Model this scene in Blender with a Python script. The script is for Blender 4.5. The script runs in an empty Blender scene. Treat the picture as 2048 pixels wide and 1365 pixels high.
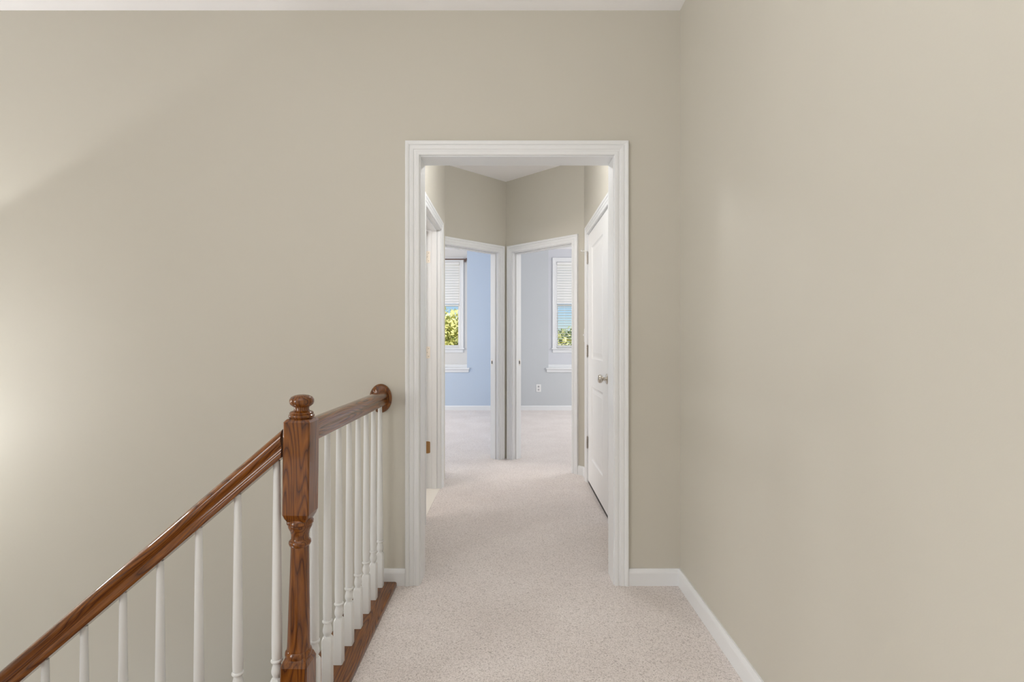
import bpy, bmesh, math, random
from mathutils import Matrix, Vector
from mathutils.geometry import tessellate_polygon

random.seed(7)
C = bpy.context.scene.collection
SC = bpy.context.scene
PI = math.pi

# ------------------------------------------------------------------ camera
cam_d = bpy.data.cameras.new('camera')
cam = bpy.data.objects.new('camera', cam_d)
C.objects.link(cam)
CAM_H = 1.167
cam.location = (0, 0, CAM_H)
cam.rotation_euler = (PI / 2, 0, 0)
cam_d.sensor_width = 36
cam_d.lens = 18
cam_d.clip_start = 0.02
cam_d.clip_end = 2000
SC.camera = cam

# ------------------------------------------------------------------ exposure
vs = SC.view_settings
vs.view_transform = 'Standard'
vs.look = 'None'
vs.gamma = 1
vs.use_curve_mapping = False
vs.exposure = 0.0
SC.cycles.use_denoising = True
SC.cycles.max_bounces = 10
SC.cycles.diffuse_bounces = 7

# ------------------------------------------------------------------ world
w = bpy.data.worlds.new('world')
SC.world = w
w.use_nodes = True
wn = w.node_tree
wn.nodes.clear()
wo = wn.nodes.new('ShaderNodeOutputWorld')
bg = wn.nodes.new('ShaderNodeBackground')
sk = wn.nodes.new('ShaderNodeTexSky')
sk.sky_type = 'NISHITA'
sk.sun_disc = False
sk.sun_elevation = math.radians(48)
sk.sun_rotation = math.radians(200)
sk.air_density = 1.0
sk.dust_density = 0.1
sk.ozone_density = 3.0
bg.inputs['Strength'].default_value = 0.12
tint = wn.nodes.new('ShaderNodeMixRGB')
tint.blend_type = 'MULTIPLY'
tint.inputs['Fac'].default_value = 1
tint.inputs['Color2'].default_value = (0.72, 0.85, 1.08, 1)
wn.links.new(sk.outputs[0], tint.inputs['Color1'])
wn.links.new(tint.outputs[0], bg.inputs['Color'])
wn.links.new(bg.outputs[0], wo.inputs['Surface'])


# ------------------------------------------------------------------ lights
def light(name, kind, loc, target, power, color=(1, 1, 1), size=None, size_y=None, **kw):
    d = bpy.data.lights.new(name, kind)
    d.energy = power
    d.color = color
    if kind == 'AREA':
        d.shape = 'RECTANGLE'
        d.size = size
        d.size_y = size_y or size
    for k, v in kw.items():
        setattr(d, k, v)
    o = bpy.data.objects.new(name, d)
    C.objects.link(o)
    o.location = loc
    v = Vector(target) - Vector(loc)
    o.rotation_euler = v.to_track_quat('-Z', 'Y').to_euler()
    return o


NEUT = (1.0, 1.0, 1.0)
P = {'left': 60, 'bounce': 13, 'stair': 9, 'stair_fill': 13.5, 'up': 40, 'down': 21, 'hall': 15, 'bath': 17, 'bl': 86, 'br': 84}
# soft fill added at the solid left wall, behind the camera's plane
light('left_fill', 'AREA', (-3.36, -1.5, 1.5), (0, -1.5, 1.5), P['left'], NEUT, 1.3, 1.9, spread=math.radians(135))
# added fill behind the camera, aimed up so the ceiling bounces it
light('ceiling_bounce_fill', 'AREA', (-0.5, -0.2, 1.8), (-0.5, 0.15, 3), P['bounce'], NEUT, 0.35)
# stairwell window in the left wall, level with the rail
light('window_daylight_stair', 'AREA', (-3.33, 1.44, 1.17), (0, 1.44, 1.05), P['stair'], NEUT, 0.34, 0.28)
# unseen point fill added to brighten the left of the stairwell wall
light('stair_wall_fill', 'POINT', (-3.0, 1.98, 0.68), (0, 0, 0), P['stair_fill'], NEUT, shadow_soft_size=0.08)
# unseen fill low in the stairwell, added to lift the lower wall
light('stairwell_low_fill', 'POINT', (-2.2, 1.3, -1.2), (0, 0, 0), P['down'], NEUT, shadow_soft_size=0.15)
# wall uplight in the stairwell
light('stair_uplight', 'SPOT', (-3.3, 1.95, 1.133), (-3.3, 1.95, 3), P['up'], NEUT, spot_size=math.radians(114.3), spot_blend=0.10, shadow_soft_size=0.03)
# hall ceiling lamp
light('hall_ceiling_lamp', 'POINT', (0.03, 3.10, 2.33), (0, 0, 0), P['hall'], NEUT, shadow_soft_size=0.06)
# bathroom vanity lamp
light('bathroom_lamp', 'AREA', (-1.7, 2.75, 1.9), (-0.5, 4.0, 1.25), P['bath'], (1.0, 0.92, 0.87), 0.7, 0.3)
# bedrooms: soft fill added at their windowless side walls
light('bedroom_fill_left', 'AREA', (-3.8, 6.8, 1.6), (-1, 7.2, 1.4), P['bl'], (1.0, 0.925, 0.83), 2.2, 1.5)
light('bedroom_fill_right', 'AREA', (3.8, 6.8, 1.6), (1, 7.2, 1.4), P['br'], (1.0, 0.98, 0.955), 2.2, 1.5)
sun = light('sun', 'SUN', (0, -20, 40), (8, 8, 0), 7.5, (1.0, 0.96, 0.88))
sun.data.angle = math.radians(0.6)


# ------------------------------------------------------------------ materials
def lin(r, g, b):
    f = lambda c: (c / 255 / 12.92) if c / 255 <= 0.04045 else ((c / 255 + 0.055) / 1.055) ** 2.4
    return (f(r), f(g), f(b), 1)


def mat_base(name):
    m = bpy.data.materials.new(name)
    m.use_nodes = True
    nt = m.node_tree
    b = nt.nodes['Principled BSDF']
    return m, nt, b


def paint(name, col, rough=0.6, bump=0.0, scale=300, var=0.0, spec=0.4):
    m, nt, b = mat_base(name)
    b.inputs['Base Color'].default_value = col
    b.inputs['Roughness'].default_value = rough
    b.inputs['Specular IOR Level'].default_value = spec
    tc = nt.nodes.new('ShaderNodeTexCoord')
    if bump:
        n = nt.nodes.new('ShaderNodeTexNoise')
        n.inputs['Scale'].default_value = scale
        n.inputs['Detail'].default_value = 3
        bp = nt.nodes.new('ShaderNodeBump')
        bp.inputs['Strength'].default_value = bump
        bp.inputs['Distance'].default_value = 0.001
        nt.links.new(tc.outputs['Object'], n.inputs['Vector'])
        nt.links.new(n.outputs['Fac'], bp.inputs['Height'])
        nt.links.new(bp.outputs['Normal'], b.inputs['Normal'])
    if var:
        n2 = nt.nodes.new('ShaderNodeTexNoise')
        n2.inputs['Scale'].default_value = 1.7
        n2.inputs['Detail'].default_value = 4
        mx = nt.nodes.new('ShaderNodeMixRGB')
        mx.blend_type = 'MIX'
        mx.inputs['Color1'].default_value = tuple(c * (1 - var) for c in col[:3]) + (1,)
        mx.inputs['Color2'].default_value = tuple(min(1, c * (1 + var)) for c in col[:3]) + (1,)
        nt.links.new(tc.outputs['Object'], n2.inputs['Vector'])
        nt.links.new(n2.outputs['Fac'], mx.inputs['Fac'])
        nt.links.new(mx.outputs[0], b.inputs['Base Color'])
    return m


def metal(name, col, rough=0.3):
    m, nt, b = mat_base(name)
    b.inputs['Base Color'].default_value = col
    b.inputs['Metallic'].default_value = 1
    b.inputs['Roughness'].default_value = rough
    n = nt.nodes.new('ShaderNodeTexNoise')
    n.inputs['Scale'].default_value = 90
    mr = nt.nodes.new('ShaderNodeMapRange')
    mr.inputs['To Min'].default_value = rough * 0.8
    mr.inputs['To Max'].default_value = rough * 1.2
    nt.links.new(n.outputs['Fac'], mr.inputs['Value'])
    nt.links.new(mr.outputs[0], b.inputs['Roughness'])
    return m


def wood(name, axis, seed=0.0):
    """glossy stained oak with the grain running along one local axis"""
    m, nt, b = mat_base(name)
    tc = nt.nodes.new('ShaderNodeTexCoord')
    mp = nt.nodes.new('ShaderNodeMapping')
    sc = [1.0, 1.0, 1.0]
    sc[axis] = 0.10
    mp.inputs['Scale'].default_value = sc
    mp.inputs['Location'].default_value = (seed, seed * 0.7, seed * 1.3)
    nt.links.new(tc.outputs['Object'], mp.inputs['Vector'])
    # growth rings: a noise field sliced into bands, so that they close into cathedral arches
    n1 = nt.nodes.new('ShaderNodeTexNoise')
    n1.inputs['Scale'].default_value = 14
    n1.inputs['Detail'].default_value = 1.5
    n1.inputs['Roughness'].default_value = 0.4
    nt.links.new(mp.outputs[0], n1.inputs['Vector'])
    mul = nt.nodes.new('ShaderNodeMath')
    mul.operation = 'MULTIPLY'
    mul.inputs[1].default_value = 22
    nt.links.new(n1.outputs['Fac'], mul.inputs[0])
    fr = nt.nodes.new('ShaderNodeMath')
    fr.operation = 'FRACT'
    nt.links.new(mul.outputs[0], fr.inputs[0])
    ramp = nt.nodes.new('ShaderNodeValToRGB')
    e = ramp.color_ramp.elements
    e[0].position = 0.0
    e[0].color = lin(58, 25, 5)
    e[1].position = 1.0
    e[1].color = lin(86, 44, 13)
    for p, c in ((0.10, lin(102, 56, 15)), (0.45, lin(130, 76, 24)), (0.8, lin(114, 65, 19))):
        el = e.new(p)
        el.color = c
    nt.links.new(fr.outputs[0], ramp.inputs['Fac'])
    # open pores: fine short dark streaks
    mp2 = nt.nodes.new('ShaderNodeMapping')
    sc2 = [1.0, 1.0, 1.0]
    sc2[axis] = 0.035
    mp2.inputs['Scale'].default_value = sc2
    nt.links.new(tc.outputs['Object'], mp2.inputs['Vector'])
    n2 = nt.nodes.new('ShaderNodeTexNoise')
    n2.inputs['Scale'].default_value = 420
    n2.inputs['Detail'].default_value = 2
    nt.links.new(mp2.outputs[0], n2.inputs['Vector'])
    r2 = nt.nodes.new('ShaderNodeValToRGB')
    r2.color_ramp.elements[0].position = 0.34
    r2.color_ramp.elements[0].color = (0.45, 0.40, 0.36, 1)
    r2.color_ramp.elements[1].position = 0.52
    r2.color_ramp.elements[1].color = (1, 1, 1, 1)
    nt.links.new(n2.outputs['Fac'], r2.inputs['Fac'])
    mx = nt.nodes.new('ShaderNodeMixRGB')
    mx.blend_type = 'MULTIPLY'
    mx.inputs['Fac'].default_value = 0.75
    nt.links.new(ramp.outputs[0], mx.inputs['Color1'])
    nt.links.new(r2.outputs[0], mx.inputs['Color2'])
    nt.links.new(mx.outputs[0], b.inputs['Base Color'])
    bp = nt.nodes.new('ShaderNodeBump')
    bp.inputs['Strength'].default_value = 0.12
    bp.inputs['Distance'].default_value = 0.0006
    nt.links.new(n2.outputs['Fac'], bp.inputs['Height'])
    nt.links.new(bp.outputs['Normal'], b.inputs['Normal'])
    b.inputs['Roughness'].default_value = 0.38
    b.inputs['Specular IOR Level'].default_value = 0.1
    b.inputs['Coat Weight'].default_value = 0.9
    b.inputs['Coat Roughness'].default_value = 0.05
    b.inputs['Coat IOR'].default_value = 1.5
    return m


def carpet(name):
    m, nt, b = mat_base(name)
    tc = nt.nodes.new('ShaderNodeTexCoord')
    # short curled pile: warped cells about 8 mm across
    wn_ = nt.nodes.new('ShaderNodeTexNoise')
    wn_.inputs['Scale'].default_value = 95
    wn_.inputs['Detail'].default_value = 2
    nt.links.new(tc.outputs['Object'], wn_.inputs['Vector'])
    off = nt.nodes.new('ShaderNodeVectorMath')
    off.operation = 'MULTIPLY_ADD'
    off.inputs[1].default_value = (0.022, 0.022, 0.022)
    nt.links.new(wn_.outputs['Color'], off.inputs[0])
    nt.links.new(tc.outputs['Object'], off.inputs[2])
    vo = nt.nodes.new('ShaderNodeTexVoronoi')
    vo.feature = 'F1'
    vo.inputs['Scale'].default_value = 150
    nt.links.new(off.outputs[0], vo.inputs['Vector'])
    nz = nt.nodes.new('ShaderNodeTexNoise')
    nz.inputs['Scale'].default_value = 260
    nz.inputs['Detail'].default_value = 3
    nt.links.new(off.outputs[0], nz.inputs['Vector'])
    ramp = nt.nodes.new('ShaderNodeValToRGB')
    e = ramp.color_ramp.elements
    e[0].position = 0.28
    e[0].color = lin(184, 176, 172)
    e[1].position = 0.66
    e[1].color = lin(240, 234, 231)
    el = e.new(0.46)
    el.color = lin(227, 219, 215)
    mixh = nt.nodes.new('ShaderNodeMath')
    mixh.operation = 'MULTIPLY_ADD'
    mixh.inputs[1].default_value = -0.35
    mixh.inputs[2].default_value = 0.16
    nt.links.new(vo.outputs['Distance'], mixh.inputs[0])
    addh = nt.nodes.new('ShaderNodeMath')
    addh.operation = 'ADD'
    nt.links.new(mixh.outputs[0], addh.inputs[0])
    nt.links.new(nz.outputs['Fac'], addh.inputs[1])
    nt.links.new(addh.outputs[0], ramp.inputs['Fac'])
    # footworn patches
    big = nt.nodes.new('ShaderNodeTexNoise')
    big.inputs['Scale'].default_value = 2.6
    big.inputs['Detail'].default_value = 3
    nt.links.new(tc.outputs['Object'], big.inputs['Vector'])
    br = nt.nodes.new('ShaderNodeValToRGB')
    br.color_ramp.elements[0].position = 0.35
    br.color_ramp.elements[0].color = (0.93, 0.92, 0.915, 1)
    br.color_ramp.elements[1].position = 0.65
    br.color_ramp.elements[1].color = (1, 1, 1, 1)
    nt.links.new(big.outputs['Fac'], br.inputs['Fac'])
    mx = nt.nodes.new('ShaderNodeMixRGB')
    mx.blend_type = 'MULTIPLY'
    mx.inputs['Fac'].default_value = 1
    nt.links.new(ramp.outputs[0], mx.inputs['Color1'])
    nt.links.new(br.outputs[0], mx.inputs['Color2'])
    nt.links.new(mx.outputs[0], b.inputs['Base Color'])
    bp = nt.nodes.new('ShaderNodeBump')
    bp.inputs['Strength'].default_value = 0.5
    bp.inputs['Distance'].default_value = 0.004
    nt.links.new(addh.outputs[0], bp.inputs['Height'])
    nt.links.new(bp.outputs['Normal'], b.inputs['Normal'])
    b.inputs['Roughness'].default_value = 0.95
    b.inputs['Specular IOR Level'].default_value = 0.1
    b.inputs['Sheen Weight'].default_value = 0.15
    return m


def foliage(name, c1, c2):
    m, nt, b = mat_base(name)
    n = nt.nodes.new('ShaderNodeTexNoise')
    n.inputs['Scale'].default_value = 1.2
    n.inputs['Detail'].default_value = 5
    tc = nt.nodes.new('ShaderNodeTexCoord')
    nt.links.new(tc.outputs['Object'], n.inputs['Vector'])
    r = nt.nodes.new('ShaderNodeValToRGB')
    r.color_ramp.elements[0].position = 0.38
    r.color_ramp.elements[0].color = c1
    r.color_ramp.elements[1].position = 0.62
    r.color_ramp.elements[1].color = c2
    nt.links.new(n.outputs['Fac'], r.inputs['Fac'])
    nt.links.new(r.outputs[0], b.inputs['Base Color'])
    b.inputs['Roughness'].default_value = 0.7
    return m


M = {}
M['wall'] = paint('taupe_wall_paint', (0.555, 0.532, 0.468, 1), 0.55, 0.10, 260, 0.012)
M['blue'] = paint('blue_wall_paint', lin(188, 202, 219), 0.6, 0.08, 260)
M['lavender'] = paint('lavender_grey_wall_paint', lin(195, 199, 203), 0.6, 0.08, 260)
M['niche_grey'] = paint('pale_grey_wall_paint', lin(214, 213, 211), 0.6, 0.08, 260)
M['niche_lav'] = paint('pale_lavender_wall_paint', lin(205, 207, 213), 0.6, 0.08, 260)
M['bath'] = paint('bathroom_wall_paint', lin(226, 218, 208), 0.6, 0.08, 260)
M['ceiling'] = paint('ceiling_paint', (0.93, 0.925, 0.945, 1), 0.8, 0.1, 200)
M['trim'] = paint('white_trim_paint', (0.77, 0.785, 0.80, 1), 0.32, 0.02, 120, 0.01, 0.5)
M['door'] = paint('white_door_paint', (0.86, 0.87, 0.88, 1), 0.36, 0.03, 200, 0.01, 0.5)
M['baluster'] = paint('white_baluster_paint', (0.74, 0.75, 0.75, 1), 0.34, 0.02, 160, 0.01, 0.5)
M['plastic'] = paint('white_plastic', (0.82, 0.82, 0.82, 1), 0.35)
M['slat'] = paint('white_blind_slat', (0.94, 0.94, 0.935, 1), 0.45)
nt_ = M['slat'].node_tree
tl_ = nt_.nodes.new('ShaderNodeBsdfTranslucent')
tl_.inputs['Color'].default_value = (0.9, 0.9, 0.88, 1)
mx_ = nt_.nodes.new('ShaderNodeMixShader')
mx_.inputs['Fac'].default_value = 0.15
nt_.links.new(nt_.nodes['Principled BSDF'].outputs[0], mx_.inputs[1])
nt_.links.new(tl_.outputs[0], mx_.inputs[2])
nt_.links.new(mx_.outputs[0], nt_.nodes['Material Output'].inputs['Surface'])
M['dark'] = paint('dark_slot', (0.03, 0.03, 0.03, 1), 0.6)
M['grey_plastic'] = paint('grey_socket_plastic', (0.55, 0.55, 0.56, 1), 0.4)
M['rubber'] = paint('white_rubber', (0.75, 0.74, 0.72, 1), 0.7)
M['tile'] = paint('bathroom_floor', lin(236, 232, 224), 0.35, 0.02, 60)
M['nickel'] = metal('satin_nickel', (0.62, 0.58, 0.52, 1), 0.28)
M['hinge'] = metal('hinge_metal', (0.52, 0.49, 0.46, 1), 0.33)
M['hinge_bright'] = paint('hinge_bright_reflection', lin(238, 230, 218), 0.35)  # pale colour stands for the hinge metal's bright reflection
M['hinge_dark'] = metal('hinge_dark_reflection', (0.46, 0.27, 0.12, 1), 0.4)  # brown tone: dark reflection painted into the hinge metal
M['bronze'] = paint('bronze_rod', lin(104, 84, 76), 0.35)
M['wood_x'] = wood('stained_oak_along_x', 0, 3.1)
M['wood_y'] = wood('stained_oak_along_y', 1, 8.7)
M['wood_z'] = wood('stained_oak_along_z', 2, 1.3)
M['carpet'] = carpet('beige_carpet')
M['grass'] = foliage('grass', lin(120, 135, 60), lin(165, 175, 90))
M['leaf_a'] = foliage('yellow_green_leaves', lin(172, 170, 92), lin(234, 230, 158))
M['leaf_b'] = foliage('dark_green_leaves', lin(110, 128, 88), lin(165, 175, 125))
M['bark'] = paint('bark', lin(105, 90, 75), 0.9, 0.5, 40)
M['low_floor'] = paint('lower_floor', lin(222, 216, 212), 0.8)
gm, gnt, gb = mat_base('window_glass')
gb.inputs['Transmission Weight'].default_value = 1
gb.inputs['Roughness'].default_value = 0
gb.inputs['IOR'].default_value = 1.02
M['glass'] = gm


# ------------------------------------------------------------------ helpers
def obj(name, bm, m, parent=None, smooth=False, bevel=0):
    me = bpy.data.meshes.new(name)
    bmesh.ops.recalc_face_normals(bm, faces=bm.faces)
    bm.to_mesh(me)
    bm.free()
    me.materials.append(M[m])
    if smooth:
        for p in me.polygons:
            p.use_smooth = True
        try:
            me.set_sharp_from_angle(angle=math.radians(40))
        except Exception:
            pass
    o = bpy.data.objects.new(name, me)
    C.objects.link(o)
    if parent:
        o.parent = parent
    if bevel:
        md = o.modifiers.new('bevel', 'BEVEL')
        md.width = bevel
        md.segments = 2
        md.limit_method = 'ANGLE'
    return o


def empty(name, loc=(0, 0, 0), mat=None, parent=None):
    o = bpy.data.objects.new(name, None)
    o.empty_display_size = 0.1
    C.objects.link(o)
    if parent:
        o.parent = parent
    if mat is not None:
        o.matrix_world = mat
    else:
        o.location = loc
    return o


def tag(o, label, cat, group=None):
    o['label'] = label
    o['category'] = cat
    if group:
        o['group'] = group
    return o


def struct(o):
    o['kind'] = 'structure'
    return o


def box(x0, x1, y0, y1, z0, z1, bm=None):
    bm = bm or bmesh.new()
    v = [bm.verts.new((x, y, z)) for x in (x0, x1) for y in (y0, y1) for z in (z0, z1)]
    for f in ((0, 1, 3, 2), (4, 6, 7, 5), (0, 4, 5, 1), (2, 3, 7, 6), (0, 2, 6, 4), (1, 5, 7, 3)):
        bm.faces.new([v[i] for i in f])
    return bm


def prism(poly, axis, a0, a1):
    """polygon in the two other axes (in x,y,z order) swept along axis from a0 to a1"""
    bm = bmesh.new()

    def P(p, a):
        q = list(p)
        q.insert(axis, a)
        return bm.verts.new(q)
    A = [P(p, a0) for p in poly]
    B = [P(p, a1) for p in poly]
    n = len(poly)
    for tri in tessellate_polygon([[Vector((p[0], p[1], 0)) for p in poly]]):
        bm.faces.new([A[i] for i in tri])
        bm.faces.new([B[i] for i in tri[::-1]])
    for i in range(n):
        bm.faces.new((A[i], B[i], B[(i + 1) % n], A[(i + 1) % n]))
    return bm


def lathe(profile, segs=28, bm=None, c=(0, 0, 0)):
    """profile: (radius, z) pairs"""
    bm = bm or bmesh.new()
    rings = []
    for r, z in profile:
        if r < 1e-6:
            rings.append([bm.verts.new((c[0], c[1], c[2] + z))])
        else:
            rings.append([bm.verts.new((c[0] + r * math.cos(2 * PI * k / segs), c[1] + r * math.sin(2 * PI * k / segs), c[2] + z)) for k in range(segs)])
    for a, b in zip(rings, rings[1:]):
        if len(a) == 1 and len(b) == 1:
            continue
        for k in range(segs):
            k2 = (k + 1) % segs
            if len(a) == 1:
                bm.faces.new((a[0], b[k], b[k2]))
            elif len(b) == 1:
                bm.faces.new((a[k], a[k2], b[0]))
            else:
                bm.faces.new((a[k], a[k2], b[k2], b[k]))
    if len(rings[0]) > 1:
        bm.faces.new(rings[0][::-1])
    if len(rings[-1]) > 1:
        bm.faces.new(rings[-1])
    return bm


def frame_mat(origin, u):
    """local x along the wall (u), local y INTO the wall (away from the viewer), z up"""
    ux, uy = u
    l = math.hypot(ux, uy)
    ux, uy = ux / l, uy / l
    return Matrix(((ux, -uy, 0, origin[0]), (uy, ux, 0, origin[1]), (0, 0, 1, origin[2] if len(origin) > 2 else 0), (0, 0, 0, 1)))


CW = 0.066                                                   # casing width
PROF = [(0, 0), (0, .0095), (.003, .0115), (.016, .0120), (.019, .0095), (.026, .0095), (.0285, .0125), (.043, .0145),
        (.047, .0120), (.050, .0165), (.058, .0185), (.064, .0185), (CW, .0165), (CW, 0)]


def casing_leg(x_in, side, z0, ztop):
    """vertical casing, inner edge at x_in, growing to side (+1/-1), mitred at the top"""
    bm = bmesh.new()
    A = [bm.verts.new((x_in + side * s, -t, z0)) for s, t in PROF]
    B = [bm.verts.new((x_in + side * s, -t, ztop + s)) for s, t in PROF]
    n = len(PROF)
    bm.faces.new(A)
    bm.faces.new(B[::-1])
    for i in range(n):
        bm.faces.new((A[i], B[i], B[(i + 1) % n], A[(i + 1) % n]))
    return bm


def casing_head(x0, x1, ztop, dn=1):
    bm = bmesh.new()
    A = [bm.verts.new((x0 - s, -t, ztop + dn * s)) for s, t in PROF]
    B = [bm.verts.new((x1 + s, -t, ztop + dn * s)) for s, t in PROF]
    n = len(PROF)
    bm.faces.new(A)
    bm.faces.new(B[::-1])
    for i in range(n):
        bm.faces.new((A[i], B[i], B[(i + 1) % n], A[(i + 1) % n]))
    return bm


REV = 0.005


def doorway(name, origin, u, x0, x1, ztop, depth=0.115, stop=None, zf=0.0):
    """a lined, cased opening in local wall coordinates; x0..x1 clear opening"""
    t = empty(name, mat=frame_mat(origin, u))
    struct(t)
    obj('side_casing', casing_leg(x0 - REV, -1, zf, ztop + REV), 'trim', t)
    obj('side_casing', casing_leg(x1 + REV, 1, zf, ztop + REV), 'trim', t)
    obj('head_casing', casing_head(x0 - REV, x1 + REV, ztop + REV), 'trim', t)
    J = 0.018
    obj('side_jamb', box(x0 - J, x0, 0, depth, zf, ztop + J), 'trim', t)
    obj('side_jamb', box(x1, x1 + J, 0, depth, zf, ztop + J), 'trim', t)
    obj('head_jamb', box(x0, x1, 0, depth, ztop, ztop + J), 'trim', t)
    if stop:
        s0, s1 = stop
        T = 0.011
        obj('door_stop', box(x0, x0 + T, s0, s1, zf, ztop), 'trim', t, bevel=.002)
        obj('door_stop', box(x1 - T, x1, s0, s1, zf, ztop), 'trim', t, bevel=.002)
        obj('door_stop', box(x0 + T, x1 - T, s0, s1, ztop - T, ztop), 'trim', t, bevel=.002)
    return t


# ------------------------------------------------------------------ setting : dimensions
H = 2.75
YW = 2.45                    # wall with the cased opening
XR = 0.804                   # right wall
OX0, OX1, OZ = -0.437, 0.484, 2.050
XHL, XHR = -0.565, 0.625     # hall side walls
CX, CY = -0.062, 5.09        # corner where the two bedroom doors meet
DU, DV = 0.725, 0.688
YB, YN = 8.62, 8.82          # bedroom back wall, recess back
T = 0.115

# floor (carpet of landing, hall and bedrooms)
fl = [(-3.4, -2.2), (XR + .05, -2.2), (XR + .05, YW + .06), (4.0, YW + .06), (4.0, YN), (-4.0, YN), (-4.0, 4.30), (-0.57, 4.30), (-0.57, YW), (-0.549, YW), (-0.549, 0.45), (-3.4, 0.45)]
struct(obj('floor', prism(fl, 2, -0.25, 0), 'carpet'))
struct(obj('floor_bathroom', box(-2.6, -0.57, YW + T, 4.30, -0.25, 0.004), 'tile'))
struct(obj('floor_lower', box(-3.4, -0.5, -2.2, YW, -3.0, -2.9), 'low_floor'))
# ceiling
struct(obj('ceiling', box(-4.2, 4.2, -2.3, YN + .2, H, H + .2), 'ceiling'))
# main walls
fw = [(-3.5, -2.9), (-0.56, -2.9), (-0.56, 0), (OX0 - .018, 0), (OX0 - .018, OZ + .018), (OX1 + .018, OZ + .018), (OX1 + .018, 0), (4.1, 0), (4.1, H), (-3.5, H)]
struct(obj('wall_front', prism(fw, 1, YW, YW + T), 'wall'))
struct(obj('wall_right', box(XR, XR + T, -2.3, YW, -0.25, H), 'wall'))
struct(obj('wall_left', box(-3.5, -3.4, -2.3, YW, -2.9, H), 'wall'))
struct(obj('wall_back', box(-3.5, XR + T, -2.3, -2.2, -2.9, H), 'wall'))
# hall walls, local frames: x along the wall, y into the wall
# left hall wall runs from the opening away from us: u = +Y means into-wall = -X
BZ = 2.040                    # inner door head
BJ0, BJ1 = 3.31, 4.034        # bathroom door clear opening in Y
KJ0, KJ1 = 3.285, 4.212       # closet door clear opening in Y


def wall_open(name, origin, u, L0, L1, x0, x1, zt, m, m2=None):
    J = .018
    p = [(L0, 0), (x0 - J, 0), (x0 - J, zt + J), (x1 + J, zt + J), (x1 + J, 0), (L1, 0), (L1, H), (L0, H)]
    o = obj(name, prism(p, 1, 0, T), m)
    o.matrix_world = frame_mat(origin, u)
    return struct(o)


wall_open('wall_hall_left', (XHL, 0), (0, 1), YW + T, 4.205, BJ0, BJ1, BZ, 'wall')
# right hall wall: into-wall = +X so u = -Y ; local x = -Y
wall_open('wall_hall_right', (XHR, 0), (0, -1), -4.50, -(YW + T), -KJ1, -KJ0, BZ, 'wall')
LJ0, LJ1 = 0.100, 0.815       # bedroom doors, distance from the corner
wall_open('wall_bedroom_door_left', (CX, CY), (DU, DV), -0.97, 0.05, -LJ1, -LJ0, BZ - .008, 'wall')
wall_open('wall_bedroom_door_right', (CX, CY), (DU, -DV), -0.05, 0.948, LJ0, LJ1, BZ - .008, 'wall')
# partitions
struct(obj('wall_bathroom_end', box(-2.6, XHL - T + .001, 4.19, 4.30, 0, H), 'bath'))
struct(obj('wall_bathroom_side', box(-2.7, -2.6, YW + T, 4.30, -0.25, H), 'bath'))
struct(obj('wall_hall_return', box(-0.86, XHL - .002, 4.204, 4.33, 0, H), 'wall'))
struct(obj('wall_bedroom_left_near', box(-4.0, -0.765, 4.31, 4.42, 0, H), 'blue'))
struct(obj('wall_bedroom_right_near', box(XHR + T, 4.0, 4.45, 4.55, 0, H), 'lavender'))
struct(obj('wall_party_left', box(-0.10, -0.03, 5.16, YB, 0, H), 'blue'))
struct(obj('wall_party_right', box(-0.03, 0.00, 5.16, YB, 0, H), 'lavender'))
struct(obj('wall_bedroom_left_side', box(-4.1, -4.0, 4.31, YN, 0, H), 'blue'))
struct(obj('wall_bedroom_right_side', box(4.0, 4.1, YW + T, YN, 0, H), 'lavender'))
# bedroom back walls with their window recesses
SZ = 0.700                    # underside of the recess sill board
NLX1, NLX0 = -0.757, -2.05    # left recess
NRX0, NRX1 = 0.613, 1.90      # right recess


def back_wall(name, xa, xb, n0, n1, m):
    p = [(xa, 0), (xb, 0), (xb, H), (n1, H), (n1, SZ), (n0, SZ), (n0, H), (xa, H)]
    struct(obj(name, prism(p, 1, YB, YN), m))


back_wall('wall_bedroom_left_back', -4.0, -0.03, NLX0, NLX1, 'blue')
back_wall('wall_bedroom_right_back', -0.03, 4.0, NRX0, NRX1, 'lavender')
WZ0, WZ1 = 1.045, 2.530
WLX1, WLX0 = -0.905, -1.775   # left window clear opening
WRX0, WRX1 = 0.768, 1.640


def recess_back(name, n0, n1, x0, x1, m):
    bm = bmesh.new()
    o = [(n0 - .05, SZ), (n1 + .05, SZ), (n1 + .05, H), (n0 - .05, H)]
    i = [(x0, WZ0), (x1, WZ0), (x1, WZ1), (x0, WZ1)]
    for y in (YN, YN + .14):
        a = [bm.verts.new((p[0], y, p[1])) for p in o]
        b = [bm.verts.new((p[0], y, p[1])) for p in i]
        for k in range(4):
            k2 = (k + 1) % 4
            bm.faces.new((a[k], a[k2], b[k2], b[k]))
    bm.verts.ensure_lookup_table()
    v = bm.verts
    for k in range(4):
        k2 = (k + 1) % 4
        bm.faces.new((v[k], v[k2], v[8 + k2], v[8 + k]))
        bm.faces.new((v[4 + k], v[4 + k2], v[12 + k2], v[12 + k]))
    struct(obj(name, bm, m))


recess_back('wall_recess_left', NLX0, NLX1, WLX0, WLX1, 'niche_grey')
recess_back('wall_recess_right', NRX0, NRX1, WRX0, WRX1, 'niche_lav')


def sill(name, n0, n1):
    t = empty(name, (0, 0, 0))
    struct(t)
    obj('sill_board', box(n0 + .001, n1 - .001, YB, YN, SZ, SZ + .016), 'trim', t)
    obj('sill_nosing', box(n0 - .045, n1 + .045, YB - .035, YB, SZ - .012, SZ + .016), 'trim', t, bevel=.006)
    obj('apron', box(n0 - .03, n1 + .03, YB - .014, YB, SZ - .060, SZ - .012), 'trim', t, bevel=.003)
    obj('back_strip', box(n0 + .002, n1 - .002, YN - .014, YN, SZ + .016, SZ + .062), 'trim', t, bevel=.003)


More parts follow.
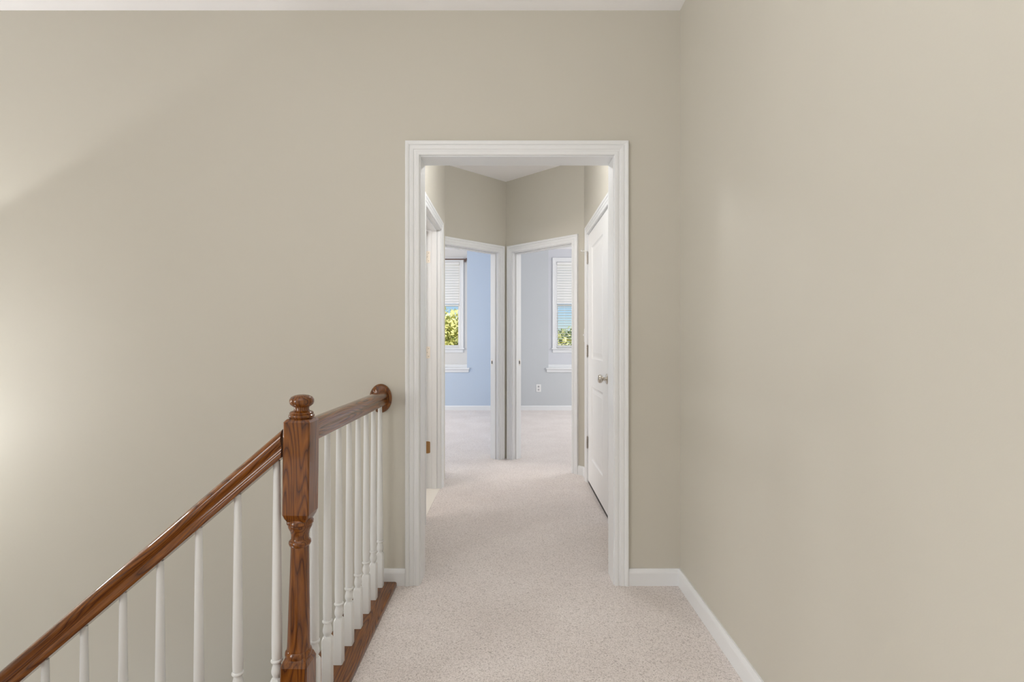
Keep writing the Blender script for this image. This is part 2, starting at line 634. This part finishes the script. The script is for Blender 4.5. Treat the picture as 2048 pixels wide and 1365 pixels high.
sill('trim_6', NLX0, NLX1)
sill('trim_7', NRX0, NRX1)

# ------------------------------------------------------------------ windows
BLIND_PITCH = 0.0448


def window(name, x0, x1):
    t = empty(name, (0, 0, 0))
    struct(t)
    y = YN
    m = Matrix.Translation((0, y, 0))
    for b in (casing_leg(x0 - REV, -1, WZ0 - .0, WZ1 + REV), casing_leg(x1 + REV, 1, WZ0 - .0, WZ1 + REV)):
        bmesh.ops.transform(b, matrix=m, verts=b.verts)
        obj('side_casing', b, 'trim', t)
    b = casing_head(x0 - REV, x1 + REV, WZ1 + REV)
    bmesh.ops.transform(b, matrix=m, verts=b.verts)
    obj('head_casing', b, 'trim', t)
    obj('stool', box(x0 - .088, x1 + .088, y - .045, y + .05, WZ0 - .022, WZ0), 'trim', t, bevel=.004)
    obj('apron', box(x0 - .068, x1 + .068, y - .014, y, WZ0 - .078, WZ0 - .022), 'trim', t, bevel=.003)
    zm = (WZ0 + WZ1) / 2
    f = 0.030

    def sash(nm, z0, z1, ya, yb, fb, ft):
        s = obj(nm, box(x0, x1, ya, yb, z0, z0 + fb), 'trim', t)
        obj('stile', box(x0, x0 + f, ya, yb, z0 + fb, z1 - ft), 'trim', s)
        obj('stile', box(x1 - f, x1, ya, yb, z0 + fb, z1 - ft), 'trim', s)
        obj('top_rail', box(x0, x1, ya, yb, z1 - ft, z1), 'trim', s)
        obj('pane', box(x0 + f - .003, x1 - f + .003, (ya + yb) / 2 - .002, (ya + yb) / 2 + .002, z0 + fb - .003, z1 - ft + .003), 'glass', s)
    sash('lower_sash', WZ0, zm + .02, y + .070, y + .095, .050, .038)
    sash('upper_sash', zm - .018, WZ1, y + .097, y + .122, .036, .040)
    return t


window('window_1', WLX0, WLX1)
window('window_2', WRX0, WRX1)


def slat_mesh(w):
    """one gently crowned 50 mm slat"""
    bm = bmesh.new()
    n = 4
    top, bot = [], []
    for i in range(n + 1):
        a = (i / n - .5)
        yy = a * 0.048
        zz = 0.003 * (1 - 4 * a * a)
        top.append([bm.verts.new((s * w / 2, yy, zz + .0013)) for s in (-1, 1)])
        bot.append([bm.verts.new((s * w / 2, yy, zz - .0013)) for s in (-1, 1)])
    for i in range(n):
        bm.faces.new((top[i][0], top[i][1], top[i + 1][1], top[i + 1][0]))
        bm.faces.new((bot[i][0], bot[i + 1][0], bot[i + 1][1], bot[i][1]))
    for r in (0, n):
        bm.faces.new((top[r][0], bot[r][0], bot[r][1], top[r][1]))
    for s in (0, 1):
        bm.faces.new([top[i][s] for i in range(n + 1)] + [bot[i][s] for i in range(n, -1, -1)])
    return bm


def blind(label, x0, x1, z_bottom, tilt_fn):
    xc, wd = (x0 + x1) / 2, x1 - x0 - .012
    y = YN + .036
    t = empty('window_blind', (xc, y, z_bottom))
    tag(t, label, 'blind')
    z0 = z_bottom
    obj('head_rail', box(-wd / 2, wd / 2, -.026, .026, WZ1 - .045 - z0, WZ1 - .002 - z0), 'slat', t, bevel=.003)
    obj('bottom_rail', box(-wd / 2, wd / 2, -.024, .024, 0.002, .018), 'slat', t, bevel=.004)
    proto = None
    z = WZ1 - .045 - .025
    while z > z_bottom + .03:
        if proto is None:
            proto = obj('slat', slat_mesh(wd), 'slat', t, smooth=True)
            s = proto
        else:
            s = proto.copy()
            C.objects.link(s)
            s.parent = t
        s.location = (0, 0, z - z0)
        s.rotation_euler = (tilt_fn(z), 0, 0)
        z -= BLIND_PITCH
    for sx in (-.30, .30):
        b = lathe([(.0011, .018), (.0011, WZ1 - .045 - z0)], 6, c=(sx, -.0255, 0))
        obj('ladder_cord', b, 'slat', t)
    return t


blind('white slatted blind half raised in the blue bedroom window', WLX0, WLX1, 1.775, lambda z: math.radians(70))
blind('white slatted blind lowered over the grey bedroom window', WRX0, WRX1, WZ0 + .004, lambda z: math.radians(70) if z > 1.80 else math.radians(-6))

# curtain rod over the blue bedroom window
rod = empty('curtain_rod', (-1.34, YN - .085, 2.562))
tag(rod, 'dark bronze curtain rod mounted above the blind in the blue bedroom', 'curtain rod')
b = lathe([(.0115, -.555), (.0115, .555)], 14)
bmesh.ops.rotate(b, matrix=Matrix.Rotation(PI / 2, 3, 'Y'), verts=b.verts)
obj('pole', b, 'bronze', rod, smooth=True)
for s in (-1, 1):
    b = lathe([(.0, -.022), (.010, -.020), (.021, -.010), (.023, 0), (.021, .010), (.010, .020), (0, .022)], 14)
    bmesh.ops.rotate(b, matrix=Matrix.Rotation(PI / 2, 3, 'Y'), verts=b.verts)
    bmesh.ops.translate(b, vec=(s * .565, 0, 0), verts=b.verts)
    obj('finial', b, 'bronze', rod, smooth=True)
    b = box(s * .535 - .013, s * .535 + .013, -.012, .085, -.036, -.008)
    obj('bracket', b, 'bronze', rod, bevel=.002)

# ------------------------------------------------------------------ baseboards
BBP = [(0, 0), (.013, 0), (.013, .060), (.0115, .066), (.0085, .072), (.006, .079), (0, .079)]


def baseboard(name, origin, u, x0, x1, z=0, m0=0, m1=0):
    """m0/m1: mitre slope at each end (run-in per metre of thickness)"""
    bm = bmesh.new()
    A = [bm.verts.new((x0 + m0 * d, -d, z + zz)) for d, zz in BBP]
    B = [bm.verts.new((x1 - m1 * d, -d, z + zz)) for d, zz in BBP]
    n = len(BBP)
    bm.faces.new(A)
    bm.faces.new(B[::-1])
    for i in range(n):
        bm.faces.new((A[i], B[i], B[(i + 1) % n], A[(i + 1) % n]))
    o = obj(name, bm, 'trim')
    o.matrix_world = frame_mat(origin, u)
    return struct(o)


baseboard('baseboard_front_right', (0, YW), (1, 0), OX1 + REV + CW, XR, 0, 0, 1)
baseboard('baseboard_front_left', (0, YW), (1, 0), -0.632, OX0 - REV - CW, 0.0)
baseboard('baseboard_right', (XR, 0), (0, -1), -YW, 2.2, 0, 1, 0)
baseboard('baseboard_hall_right', (XHR, 0), (0, -1), -4.438, -(KJ1 + REV + CW), 0, .4, 0)
baseboard('baseboard_hall_end', (CX, CY), (DU, -DV), LJ1 + REV + CW, .946, 0, 0, .4)
baseboard('baseboard_bedroom_left', (0, YB), (1, 0), -4.0, -0.10)
baseboard('baseboard_bedroom_right', (0, YB), (1, 0), 0.0, 4.0)

# ------------------------------------------------------------------ door openings
doorway('trim_1', (0, YW), (1, 0), OX0, OX1, OZ, T + .010)
bath = doorway('trim_2', (XHL, 0), (0, 1), BJ0, BJ1, BZ, T, stop=(.028, .066))
clos = doorway('trim_3', (XHR, 0), (0, -1), -KJ1, -KJ0, BZ, T, stop=(.042, .075))
dl = doorway('trim_4', (CX, CY), (DU, DV), -LJ1, -LJ0, BZ - .008, T, stop=(.035, .072))
dr = doorway('trim_5', (CX, CY), (DU, -DV), LJ0, LJ1, BZ - .008, T, stop=(.035, .072))
for d, x, s in ((dl, -LJ0, -1), (dr, LJ0, 1)):
    a, b_ = sorted((x, x + s * .0022))
    sp = obj('strike_plate', box(a, b_, .076, .104, .925, .985), 'nickel', d, bevel=.0008)
    a, b_ = sorted((x + s * .0020, x + s * .0028))
    obj('latch_hole', box(a, b_, .083, .097, .940, .970), 'dark', sp)


def door_leaf(W, Hh, Th, panels):
    """molded two-panel slab: face at y=0 (viewer side -y), x 0..W, z 0..Hh; both faces carry the panels"""
    bm = bmesh.new()
    xs = sorted({0, W} | {p[0] for p in panels} | {p[1] for p in panels})
    zs = sorted({0, Hh} | {p[2] for p in panels} | {p[3] for p in panels})
    for y, sg in ((0, 1), (Th, -1)):
        for i in range(len(xs) - 1):
            for j in range(len(zs) - 1):
                a, b, c, d = xs[i], xs[i + 1], zs[j], zs[j + 1]
                isp = any(abs(a - p[0]) < 1e-6 and abs(c - p[2]) < 1e-6 for p in panels)
                loops = [(0, 0)]
                if isp:
                    loops = [(0, 0), (.008, .006), (.014, .008), (.022, .008), (.048, .0035)]
                prev = None
                for ins, dep in loops:
                    r = [bm.verts.new(q) for q in ((a + ins, y + sg * dep, c + ins), (b - ins, y + sg * dep, c + ins), (b - ins, y + sg * dep, d - ins), (a + ins, y + sg * dep, d - ins))]
                    if prev:
                        for k in range(4):
                            bm.faces.new((prev[k], prev[(k + 1) % 4], r[(k + 1) % 4], r[k]))
                    prev = r
                bm.faces.new(prev)
    # edges
    for (p, q) in (((0, 0), (0, Hh)), ((0, Hh), (W, Hh)), ((W, Hh), (W, 0)), ((W, 0), (0, 0))):
        bm.faces.new([bm.verts.new(v) for v in ((p[0], 0, p[1]), (q[0], 0, q[1]), (q[0], Th, q[1]), (p[0], Th, p[1]))])
    bmesh.ops.remove_doubles(bm, verts=bm.verts, dist=1e-5)
    return bm


def knuckle(hz, m, parent, x, y, hh=.090, r=.0065):
    bm = bmesh.new()
    n = 5
    for k in range(n):
        za = hz - hh / 2 + hh * k / n + .0006
        zb = hz - hh / 2 + hh * (k + 1) / n - .0006
        lathe([(r, za), (r, zb)], 12, bm, (x, y, 0))
    lathe([(0, hz + hh / 2 + .008), (.004, hz + hh / 2 + .006), (.006, hz + hh / 2)], 12, bm, (x, y, 0))
    lathe([(.006, hz - hh / 2), (.004, hz - hh / 2 - .006), (0, hz - hh / 2 - .008)], 12, bm, (x, y, 0))
    h = obj('hinge', bm, m, parent, smooth=True)
    return h


# closet door (door_1): hinges at the far end, knob at the near end
W1 = KJ1 - KJ0 - .006
d1 = empty('door_1', mat=frame_mat((XHR + .001, KJ1 - .003, 0.024), (0, -1)))
struct(d1)
pan = [(.178, W1 - .245, .205, .785), (.178, W1 - .245, 1.005, 1.885)]
obj('leaf', door_leaf(W1, 2.010, .035, pan), 'door', d1, bevel=.0015)
for z in (.310, 1.062, 1.828):
    h = knuckle(z, 'hinge', d1, -.004, -.0075)
    obj('hinge_leaf', box(-.006, .010, -.0015, .0005, z - .045, z + .045), 'hinge', h)
obj('gap_shade_strip', box(.004, W1 - .004, .002, .030, -.023, .001), 'dark', d1)  # dark strip added as the shade in the gap under the door
# hinge-pin door stop on the top hinge
b = lathe([(.0035, 0), (.0035, .045), (.008, .046), (.009, .056), (.006, .060), (0, .061)], 12)
bmesh.ops.rotate(b, matrix=Matrix.Rotation(math.radians(78), 3, 'X') @ Matrix.Rotation(math.radians(-40), 3, 'Y'), verts=b.verts)
bmesh.ops.translate(b, vec=(-.004, -.008, 1.882), verts=b.verts)
obj('hinge_pin_stop', b, 'rubber', d1, smooth=True)
# knob and rose
KX, KZ = KJ1 - .003 - 3.372, 0.893
prof_rose = [(.0, 0), (.034, 0), (.034, .003), (.031, .006), (.020, .008), (.0125, .010), (.0115, .022), (.0125, .027),
             (.020, .031), (.0265, .037), (.0285, .045), (.0275, .053), (.022, .059), (.012, .062), (0, .0625)]
rose = lathe(prof_rose[:6] + [(0, .010)], 24)
knob = lathe([(0, .008)] + [(.0125, .008)] + prof_rose[6:], 24)
for b in (rose, knob):
    bmesh.ops.rotate(b, matrix=Matrix.Rotation(PI / 2, 3, 'X'), verts=b.verts)
    bmesh.ops.translate(b, vec=(KX, 0, KZ), verts=b.verts)
ro = obj('rose', rose, 'nickel', d1, smooth=True)
obj('knob', knob, 'nickel', d1, smooth=True)

# bathroom door (door_2): open into the bathroom, only its hinge leaves show on the far jamb
d2 = empty('door_2', mat=frame_mat((XHL - T - .012, BJ1 - .002, 0.014), (-1, 0)))
struct(d2)
W2 = BJ1 - BJ0 - .006
obj('leaf', door_leaf(W2, 2.018, .035, [(.13, W2 - .13, .205, .785), (.13, W2 - .13, 1.005, 1.885)]), 'door', d2, bevel=.0015)
hz = ((1.829, 'hinge_bright'), (1.077, 'hinge_bright'), (.329, 'hinge_dark'))
for z, mm in hz:
    # leaf let into the jamb (local x of the doorway = world Y, local y = depth into the wall)
    hb = prism([(.080, z - .040), (.083, z - .045), (.097, z - .047), (T, z - .047), (T, z + .047), (.097, z + .047), (.083, z + .045), (.080, z + .040)], 0, BJ1 - .003, BJ1)
    hl = obj('hinge_leaf', hb, mm, bath)
    for q in (-.03, 0, .03):
        sb = lathe([(0, -.0006), (.0035, -.0004), (.0035, .0004), (0, .0006)], 10)
        bmesh.ops.rotate(sb, matrix=Matrix.Rotation(PI / 2, 3, 'Y'), verts=sb.verts)
        bmesh.ops.translate(sb, vec=(BJ1 - .0034, .092 if q else .102, z + q), verts=sb.verts)
        obj('screw', sb, 'nickel' if mm != 'hinge_dark' else 'hinge_dark', hl)

# ------------------------------------------------------------------ stairs (below the frame) and oak landing edge
struct(obj('trim_8', box(-0.712, -0.549, 0.45, YW, -.022, .020), 'wood_y', bevel=.008))
struct(obj('trim_9', box(-0.66, -0.549, 0.45, YW, -.25, -.022), 'trim'))
RISE, RUN = .1925, .225
flight = struct(empty('stairs', (-0.66, 0, 0)))
for i in range(1, 9):
    x1 = -.0 - RUN * (i - 1)
    obj('tread', box(x1 - RUN - .03, x1, .50, 1.53, -RISE * i - .03, -RISE * i), 'wood_y', flight, bevel=.005)
    obj('riser', box(x1 - .012, x1 + .0, .50, 1.53, -RISE * i, -RISE * (i - 1) - .03), 'trim', flight)

# ------------------------------------------------------------------ newel post
NX, NY = -0.6225, 1.4865
nw = empty('newel_post', (NX, NY, 0.020))
tag(nw, 'stained oak newel post with turned shaft and round finial at the stair head', 'newel post')
nw.rotation_euler = (0, 0.0125, 0)
a = .038


def block(z0, z1, cb, ct, a=a):
    """square post block whose ends narrow to a shoulder: cb/ct = (height, inset) at the bottom and top"""
    bm = bmesh.new()
    lv = []
    for z, ins in ((z0, cb[1]), (z0 + cb[0] * .45, cb[1] * .45), (z0 + cb[0], 0), (z1 - ct[0], 0), (z1 - ct[0] * .4, ct[1] * .5), (z1, ct[1])):
        r = a - ins
        c = .004
        lv.append([bm.verts.new((x, y, z)) for x, y in ((-r + c, -r), (r - c, -r), (r, -r + c), (r, r - c), (r - c, r), (-r + c, r), (-r, r - c), (-r, -r + c))])
    for A, B in zip(lv, lv[1:]):
        for k in range(8):
            bm.faces.new((A[k], A[(k + 1) % 8], B[(k + 1) % 8], B[k]))
    bm.faces.new(lv[0][::-1])
    bm.faces.new(lv[-1])
    return bm


Z = -0.020
obj('base_block', block(0.0, .262 + Z, (.001, 0), (.024, .010)), 'wood_z', nw)
obj('turned_shaft', lathe([(.030, .255 + Z), (.036, .258 + Z), (.0372, .264 + Z), (.036, .271 + Z), (.032, .276 + Z), (.0325, .279 + Z), (.0315, .283 + Z),
                           (.0310, .30 + Z), (.0290, .40 + Z), (.0265, .50 + Z), (.0250, .572 + Z),
                           (.0250, .574 + Z), (.029, .577 + Z), (.0310, .583 + Z), (.0300, .589 + Z), (.026, .593 + Z), (.0245, .596 + Z), (.0245, .606 + Z), (.027, .618 + Z),
                           (.032, .628 + Z), (.0335, .633 + Z), (.0335, .637 + Z), (.0365, .640 + Z), (.037, .646 + Z), (.034, .651 + Z), (.030, .656 + Z)], 32), 'wood_z', nw, smooth=True)
obj('upper_block', block(.650 + Z, .944 + Z, (.022, .009), (.009, .008)), 'wood_z', nw)
obj('finial', lathe([(.030, .943 + Z), (.0335, .945 + Z), (.036, .949 + Z), (.0355, .953 + Z), (.032, .956 + Z), (.0335, .959 + Z), (.030, .963 + Z), (.022, .966 + Z), (.0205, .970 + Z),
                     (.021, .976 + Z), (.026, .979 + Z), (.0318, .984 + Z), (.0340, .991 + Z), (.0335, .998 + Z), (.029, 1.005 + Z), (.020, 1.0095 + Z), (.010, 1.0115 + Z), (0, 1.012 + Z)], 32), 'wood_z', nw, smooth=True)

# ------------------------------------------------------------------ handrails
RP = [(.0, .056), (.010, .0556), (.0185, .0535), (.0250, .0490), (.0285, .0425), (.0290, .0370), (.0275, .0310), (.0240, .0265), (.0215, .0225), (.0215, .0180),
      (.0245, .0140), (.0252, .0100), (.0252, .0030), (.0235, 0)]
RP = [(x, z * 1.10) for x, z in RP]
RPF = RP + [(-x, z) for x, z in RP[::-1] if x > 1e-6]


def rail(name, p0, p1, m, parent, trim0=None, trim1=None):
    """sweep along local x; ends cut vertically"""
    v = Vector(p1) - Vector(p0)
    horiz = math.hypot(v.x, v.y)
    sl = v.z / horiz
    cs = 1 / math.sqrt(1 + sl * sl)
    L = v.length
    bm = bmesh.new()
    # built along local x, plumb-cut ends: shift x by z*tan
    A = [bm.verts.new((-(-z) * sl * 0 + z * -sl * -1 * 0 + (z * sl), y, z)) for y, z in RPF]
    B = [bm.verts.new((L + z * sl, y, z)) for y, z in RPF]
    n = len(RPF)
    bm.faces.new(A)
    bm.faces.new(B[::-1])
    for i in range(n):
        bm.faces.new((A[i], B[i], B[(i + 1) % n], A[(i + 1) % n]))
    o = obj(name, bm, m, parent, smooth=True)
    ang = math.atan2(v.z, horiz)
    yaw = math.atan2(v.y, v.x)
    o.location = p0
    o.rotation_euler = (0, -ang, yaw)
    return o


BX = -0.617
RB, RTOP = .867, .923
lr = empty('landing_railing', (BX, 2.0, 0.020))
tag(lr, 'level oak handrail with white turned balusters running from newel post to wall', 'railing')
rail('handrail', (0, 1.5265 - 2.0, RB - .020), (0, YW - .020 - 2.0, RB - .020), 'wood_x', lr)
# oval rosette on the wall
b = bmesh.new()
rings = []
SEG = 40
for r, y in ((1.0, 0), (1.0, -.009), (.965, -.014), (.90, -.017), (.84, -.020), (0, -.020)):
    if r == 0:
        rings.append([b.verts.new((0, y, 0))])
    else:
        rings.append([b.verts.new((.053 * r * math.cos(2 * PI * k / SEG), y, .069 * r * math.sin(2 * PI * k / SEG))) for k in range(SEG)])
for A, B in zip(rings, rings[1:]):
    for k in range(SEG):
        if len(B) == 1:
            b.faces.new((A[k], A[(k + 1) % SEG], B[0]))
        else:
            b.faces.new((A[k], A[(k + 1) % SEG], B[(k + 1) % SEG], B[k]))
b.faces.new(rings[0][::-1])
o = obj('wall_rosette', b, 'wood_z', lr, smooth=True)
o.location = (-.010, YW - 2.0, .893 - .020)


def baluster_mesh(base_h, total, half=.0157):
    """square foot of height base_h, turned vase and ring, long taper up to total"""
    bm = bmesh.new()
    # foot with a lamb's-tongue shoulder
    lv = []
    for z, r, c in ((0, half, .003), (base_h, half, .003), (base_h + .006, half * .93, .004), (base_h + .012, half * .80, .006)):
        lv.append([bm.verts.new((x, y, z)) for x, y in ((-r + c, -r), (r - c, -r), (r, -r + c), (r, r - c), (r - c, r), (-r + c, r), (-r, r - c), (-r, -r + c))])
    for A, B in zip(lv, lv[1:]):
        for k in range(8):
            bm.faces.new((A[k], A[(k + 1) % 8], B[(k + 1) % 8], B[k]))
    bm.faces.new(lv[0][::-1])
    S = 20
    zb = base_h + .012
    pr = [(.0110, 0), (.0107, .003), (.0128, .008), (.0149, .015), (.0151, .022), (.0132, .031), (.0112, .039), (.0108, .0445), (.0148, .0455), (.0166, .0485), (.0166, .0515), (.0150, .0540), (.0128, .0545), (.0140, .060), (.0146, .10)]
    rr = [[bm.verts.new((r * math.cos(2 * PI * (k + .5) / S), r * math.sin(2 * PI * (k + .5) / S), zb + z)) for k in range(S)] for r, z in pr]
    # taper
    for f in (.35, .7, 1.0):
        z0 = zb + .10
        z = z0 + (total - z0) * f
        r = .0146 + (.0093 - .0146) * f
        rr.append([bm.verts.new((r * math.cos(2 * PI * (k + .5) / S), r * math.sin(2 * PI * (k + .5) / S), z)) for k in range(S)])
    for A, B in zip(rr, rr[1:]):
        for k in range(S):
            bm.faces.new((A[k], A[(k + 1) % S], B[(k + 1) % S], B[k]))
    bm.faces.new(rr[-1])
    # shoulder cap joining foot to turning
    bm.faces.new(lv[-1][::-1] if False else lv[-1])
    return bm


proto = None
for k in range(8):
    if proto is None:
        proto = obj('baluster', baluster_mesh(.149, RB - .020 + .002), 'baluster', lr, smooth=True)
        o = proto
    else:
        o = proto.copy()
        C.objects.link(o)
        o.parent = lr
    o.location = (0, 2.393 - .1135 * k - 2.0, 0)

# raking stair rail
SLOPE = .858
sr = empty('stair_railing', (-0.70, NY, 0))
tag(sr, 'raking oak stair handrail with white turned balusters descending left from the newel', 'railing')
zc = .833                                                   # underside of the rail (plumb) at x = -.66
p_hi = (-.660 + .70, 0, zc)
p_lo = (-1.95 + .70, 0, zc - SLOPE * (1.95 - .66))
rail('handrail', p_lo, p_hi, 'wood_x', sr)
b = lathe([(.010, 0), (.010, .004), (.007, .008), (0, .010)], 16)
bmesh.ops.translate(b, vec=(-.678 + .70, .012, zc - .016 + .064), verts=b.verts)
obj('rail_bolt_cap', b, 'wood_z', sr, smooth=True)
for i, (x, zr) in enumerate(((-.6825, .240), (-.796, .203), (-.909, .047), (-1.021, .010), (-1.129, -.146), (-1.242, -.183), (-1.355, -.339))):
    step = 0 if i == 0 else (i + 1) // 2
    zfoot = .020 if i == 0 else -RISE * step
    top = zc - SLOPE * (-.66 - x) + .006
    o = obj('baluster', baluster_mesh(zr - .0615 - zfoot, top - zfoot), 'baluster', sr, smooth=True)
    o.location = (x + .70, 0, zfoot)

# ------------------------------------------------------------------ small things
# outlet in the grey bedroom
ot = empty('wall_outlet', (.447, YB, .373))
tag(ot, 'white duplex outlet low on the grey bedroom wall below the recess sill', 'outlet')
obj('cover_plate', box(-.040, .040, -.006, 0, -.063, .063), 'plastic', ot, bevel=.003)
for s in (-1, 1):
    r = obj('receptacle', box(-.016, .016, -.0085, -.005, s * .026 - .017, s * .026 + .017), 'grey_plastic', ot, bevel=.004)
    for q in (-.006, .006):
        obj('slot', box(q - .0015, q + .0015, -.0090, -.0084, s * .026 - .004, s * .026 + .006), 'dark', r)
# switch on the hall wall just beyond the closet casing
sw = empty('light_switch', mat=frame_mat((XHR, 4.36, 1.215), (0, -1)))
tag(sw, 'white light switch seen edge-on between closet door and bedroom door', 'light switch')
obj('cover_plate', box(-.036, .036, -.006, 0, -.058, .058), 'plastic', sw, bevel=.003)
obj('toggle', box(-.005, .005, -.020, -.006, -.004, .010), 'plastic', sw, bevel=.002)

# ------------------------------------------------------------------ outdoors
struct(obj('ground', box(-150, 150, 9.2, 320, -3.4, -3.2), 'grass'))


def tree(name, label, loc, h, rad, leaf, n, ls, seed):
    rnd = random.Random(seed)
    t = empty(name, loc)
    tag(t, label, 'tree')
    obj('trunk', lathe([(h * .035, 0), (h * .026, h * .15), (h * .022, h * .45), (h * .008, h * .8)], 10), 'bark', t, smooth=True)
    bm = bmesh.new()
    blobs = [(rnd.uniform(-.55, .55) * rad, rnd.uniform(-.45, .45) * rad, h * rnd.uniform(.30, .84), rad * rnd.uniform(.32, .55)) for _ in range(16)]
    for _ in range(n):
        bx, by, bz, br = rnd.choice(blobs)
        d = Vector((rnd.gauss(0, 1), rnd.gauss(0, 1), rnd.gauss(0, .85))).normalized() * br * rnd.uniform(.55, 1.0)
        p = Vector((bx, by, bz)) + d
        if p.z < h * .12:
            continue
        u = Vector((rnd.gauss(0, 1), rnd.gauss(0, 1), rnd.gauss(0, 1))).normalized()
        v = u.orthogonal().normalized()
        s = ls * rnd.uniform(.6, 1.2)
        q = [bm.verts.new(p + u * s), bm.verts.new(p + v * s * .55), bm.verts.new(p - u * s), bm.verts.new(p - v * s * .55)]
        bm.faces.new(q)
    o = obj('crown', bm, leaf, t)
    o['kind'] = 'stuff'
    return t


tree('leafy_tree', 'yellow-green leafy tree filling the lower pane of the blue bedroom window', (-3.3, 27, -3.2), 6.1, 3.3, 'leaf_a', 6500, .15, 3)
tree('leafy_tree', 'darker green tree rising behind the yellow-green tree outside the blue bedroom', (-5.2, 40, -3.2), 6.4, 4.2, 'leaf_b', 5000, .20, 4)
tree('leafy_bush', 'low yellow-green bush at the foot of the grey bedroom window view', (2.9, 26, -3.2), 4.3, 2.7, 'leaf_a', 6500, .13, 5)
tree('leafy_tree', 'distant dark green tree showing above the bush through the grey bedroom blind', (9.0, 82, -3.2), 5.4, 5.5, 'leaf_b', 4200, .35, 6)
